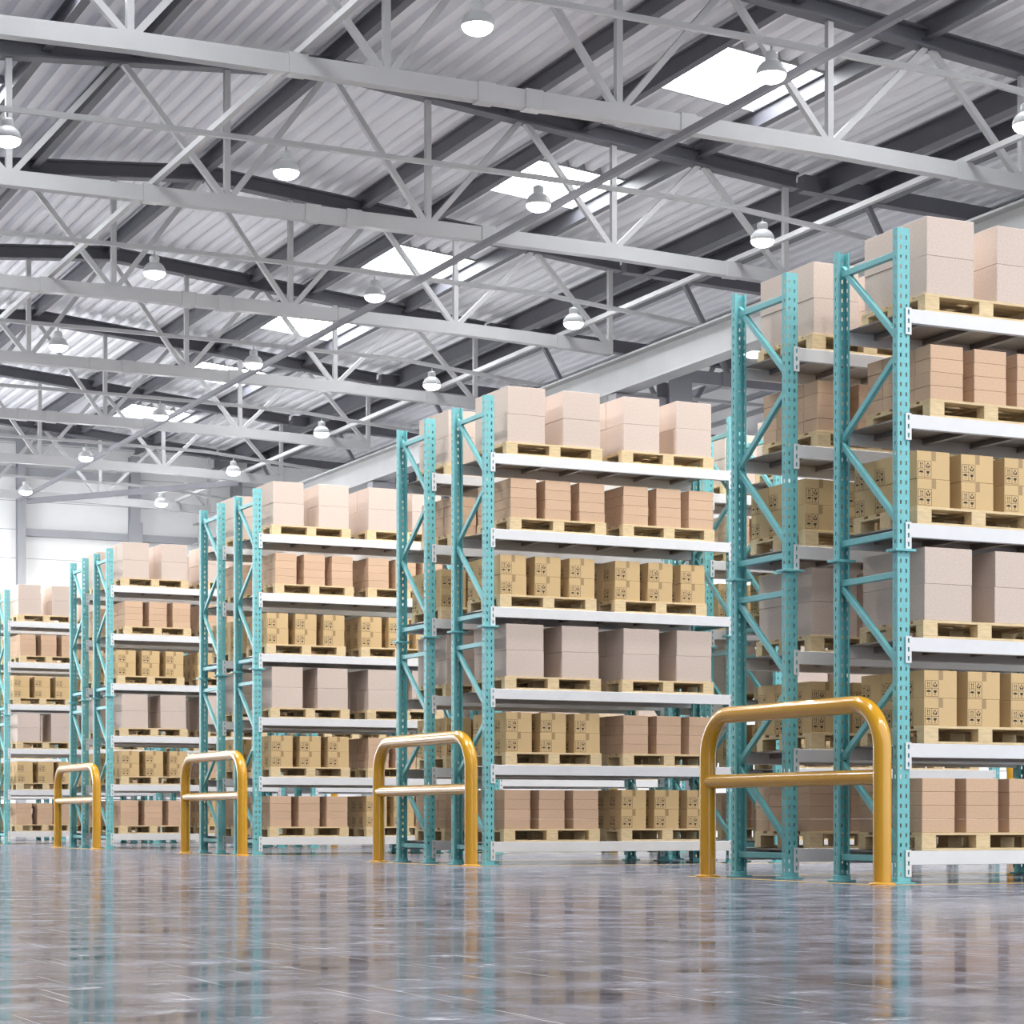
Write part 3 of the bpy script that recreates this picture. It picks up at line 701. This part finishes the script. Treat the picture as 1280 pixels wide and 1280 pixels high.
BULB = MB().lathe([(0.171, -0.028), (0.166, -0.05), (0.148, -0.078), (0.115, -0.10), (0.07, -0.115), (0.03, -0.121), (0.0, -0.123)], 32).mesh('lit_globe', 'bulb')
LX = [-7.8, -4.18, -0.54, 3.12, 6.72, 10.25]
LO = ['first', 'second', 'third', 'fourth', 'fifth', 'sixth', 'seventh']
LAMP = bpy.data.lights.new('lamp_light', 'AREA'); LAMP.energy = 165; LAMP.shape = 'DISK'; LAMP.size = 0.32; LAMP.color = (1.0, 0.985, 0.965)
LAMP2 = bpy.data.lights.new('lamp_side_light', 'POINT'); LAMP2.energy = 14; LAMP2.shadow_soft_size = 0.05; LAMP2.color = (1.0, 0.985, 0.965)
for n, y in enumerate(RAIL_Y):
    tag(ob('lamp_rail', RAILM, None, (0, y, 0)), f"thin grey steel rail carrying pendant lamps, {RO[n]} of the lamp rails", 'rail', 'thin rails carrying the lamps')
    for k, x in enumerate(LX):
        if k == 0 or (n < 2 and x < -1): continue
        t = empty('pendant_lamp', None, (x, y, (rz(x) if x < 6 else 9.205 if x < 9 else 9.02) - 0.323))
        tag(t, f"lit round pendant lamp, {LO[k-1]} along the {RO[n]} lamp rail", 'lamp', 'round pendant lamps under the trusses')
        lo = bpy.data.objects.new('lamp_light', LAMP); C.objects.link(lo); lo.parent = t; lo.location = (0, 0, -0.13)
        lo = bpy.data.objects.new('lamp_side_light', LAMP2); C.objects.link(lo); lo.parent = t; lo.location = (0, 0, -0.19)
        ob('lamp_neck', NECK, t); ob('lamp_shade', DOME, t); ob('lit_globe', BULB, t, label='glowing white globe')

# ---- girder on columns
gx = 9.22
t = empty('girder', None, (gx, 0, 8.36)); tag(t, 'deep white steel girder carrying the right ends of the roof trusses', 'girder')
def gbox(x0, x1, z0, z1): return MB().box(x0, x1, YF, YB-0.3, z0-8.36, z1-8.36)
ob('web_plate', gbox(-0.03, 0.03, 8.42, 8.96).mesh('web_plate', 'girder'), t)
ob('top_flange', gbox(-0.19, 0.19, 8.96, 9.0).mesh('top_flange', 'girder', bevel=0.004), t)
ob('bottom_flange', gbox(-0.19, 0.19, 8.38, 8.42).mesh('bottom_flange', 'girder', bevel=0.004), t)
for n, y in enumerate((-1.95, 10.05, 22.05, 34.05, 46.05)):
    c = MB(); s = 0.24; x = 10.36
    c.box(x-s, x+s, y-0.25, y-0.22, 0, 8.72).box(x-s, x+s, y+0.22, y+0.25, 0, 8.72).box(x-0.02, x+0.02, y-0.22, y+0.22, 0, 8.72)
    c.box(9.05, x-s, y-0.15, y+0.15, 8.06, 8.36)
    me = c.mesh('steel_column', 'midsteel')  # darker steel stands in for shade in the side hall
    tag(ob('steel_column', me), f"grey steel column under the girder at the {['front','nearest truss','third truss','fifth truss','end wall'][n]}, between main and side hall", 'column', 'grey columns under the girder')

# ---- walls
def panel_wall(name, x0, x1, y, ztop, joints):
    b = MB().box(x0, x1, y, y+0.2, 0, ztop)
    for z in joints: b.box(x0, x1, y-0.0025, y, z-0.008, z+0.008, 1)
    return b.mesh(name, ['wall', 'joint'])
struct('wall_back', panel_wall('wall_back', XL, XR, YB, 12.3, [0.6 + 0.8*k for k in range(14)]))
b = MB().box(XR, XR+0.2, YF, YB, 0, 11.3)
for z in [0.6 + 0.8*k for k in range(13)]: b.box(XR-0.0025, XR, YF, YB, z-0.008, z+0.008, 1)
struct('wall_right', b.mesh('wall_right', ['wall', 'joint']))
for n, x in enumerate((-3.9, 0.1, 4.12, 7.36, 10.4, 14.5)):
    w = 0.11 if x < 5 else 0.14
    y = YB - 0.28
    c = MB().box(x-w, x+w, y, y+0.02, 0, roof_z(x)-0.35 if x < 9 else 10.6).box(x-w, x+w, YB-0.02, YB, 0, roof_z(x)-0.35 if x < 9 else 10.6).box(x-0.012, x+0.012, y+0.02, YB-0.02, 0, roof_z(x)-0.35 if x < 9 else 10.6)
    if x == 7.36: c.box(x-0.2, x+0.2, y-0.03, y-0.001, 8.35, 8.95)
    o = struct('trim_%d' % (n+1), c.mesh('wall_post', 'wallsteel'))
for n, (z, h, xa, xb) in enumerate(((8.52, 0.20, 4.25, XR), (10.2, 0.20, -3.8, 7.2), (11.15, 0.22, XL, XR))):
    y = YB - 0.2
    struct('trim_%d' % (n+11), MB().box(xa, xb, y, y+0.03, z-h/2, z+h/2).box(xa, xb, y+0.03, YB-0.002, z-h/2, z-h/2+0.02).box(xa, xb, y+0.03, YB-0.002, z+h/2-0.02, z+h/2).mesh('wall_girt', 'wallsteel'))
for n, (z, h) in enumerate(((9.75, 0.10), (9.40, 0.08), (10.3, 0.2))):
    struct('trim_%d' % (n+21), MB().box(XR-0.12, XR-0.003, YF, YB, z-h/2, z+h/2).mesh('wall_girt', 'wallsteel'))
# left wall: solid panels, plus an added glowing bay to whiten the end wall
WY0, WY1, zs0, zs1 = 33.0, 47.6, 2.0, 8.5
b = MB(); b.box(XL-0.2, XL, -32, YB+0.2, 0, zs0).box(XL-0.2, XL, -32, YB+0.2, zs1, 10.6)  # carried on past the roof to keep side light off the racks
b.box(XL-0.2, XL, -32, WY0, zs0, zs1).box(XL-0.2, XL, WY1, YB+0.2, zs0, zs1)
struct('wall_left', b.mesh('wall_left', 'greywall'))
t = empty('window_31', None, (XL-0.1, WY0, zs0)); t['kind'] = 'structure'  # added bay, out of view, glows onto the end wall
ob('pane', MB().box(-0.006, 0.006, 0, WY1-WY0, 0, zs1-zs0).mesh('pane', 'added_glow_pane'), t)
fr = MB()
for k in range(8):
    yy = (WY1-WY0)*k/7; fr.box(-0.05, 0.05, max(0, yy-0.03), min(WY1-WY0, yy+0.03), 0, zs1-zs0)
ob('window_frame', fr.mesh('window_frame', 'wallsteel'), t)

# ------------------------------------------------------------------ light
w = bpy.data.worlds.new('sky'); bpy.context.scene.world = w; w.use_nodes = True
nt = w.node_tree; bg = nt.nodes['Background']
bg.inputs['Color'].default_value = (0.93, 0.965, 1.0, 1); bg.inputs['Strength'].default_value = 2.0

# ------------------------------------------------------------------ camera
f = 2820.0
th = math.atan(1341/2820.0); s_, c_ = math.sin(th), math.cos(th)
z1 = f*5.2/821; l1 = (1137-640)/f*z1
cam = bpy.data.cameras.new('camera'); co = bpy.data.objects.new('camera', cam); C.objects.link(co)
co.location = (-(z1*s_+l1*c_), -(z1*c_-l1*s_), 0.0987*5.2)
co.rotation_euler = (PI/2, 0, -th)
cam.sensor_width = 36; cam.lens = 36*f/1280; cam.shift_y = 384/1280; cam.clip_end = 300; cam.clip_start = 0.1
S = bpy.context.scene
S.camera = co
S.view_settings.view_transform = 'Standard'; S.view_settings.look = 'None'; S.view_settings.gamma = 1.0; S.view_settings.use_curve_mapping = False
S.view_settings.exposure = 0.14
S.cycles.use_denoising = True
S.cycles.max_bounces = 8; S.cycles.diffuse_bounces = 5; S.cycles.glossy_bounces = 4; S.cycles.transparent_max_bounces = 8
S.cycles.sample_clamp_indirect = 6.0
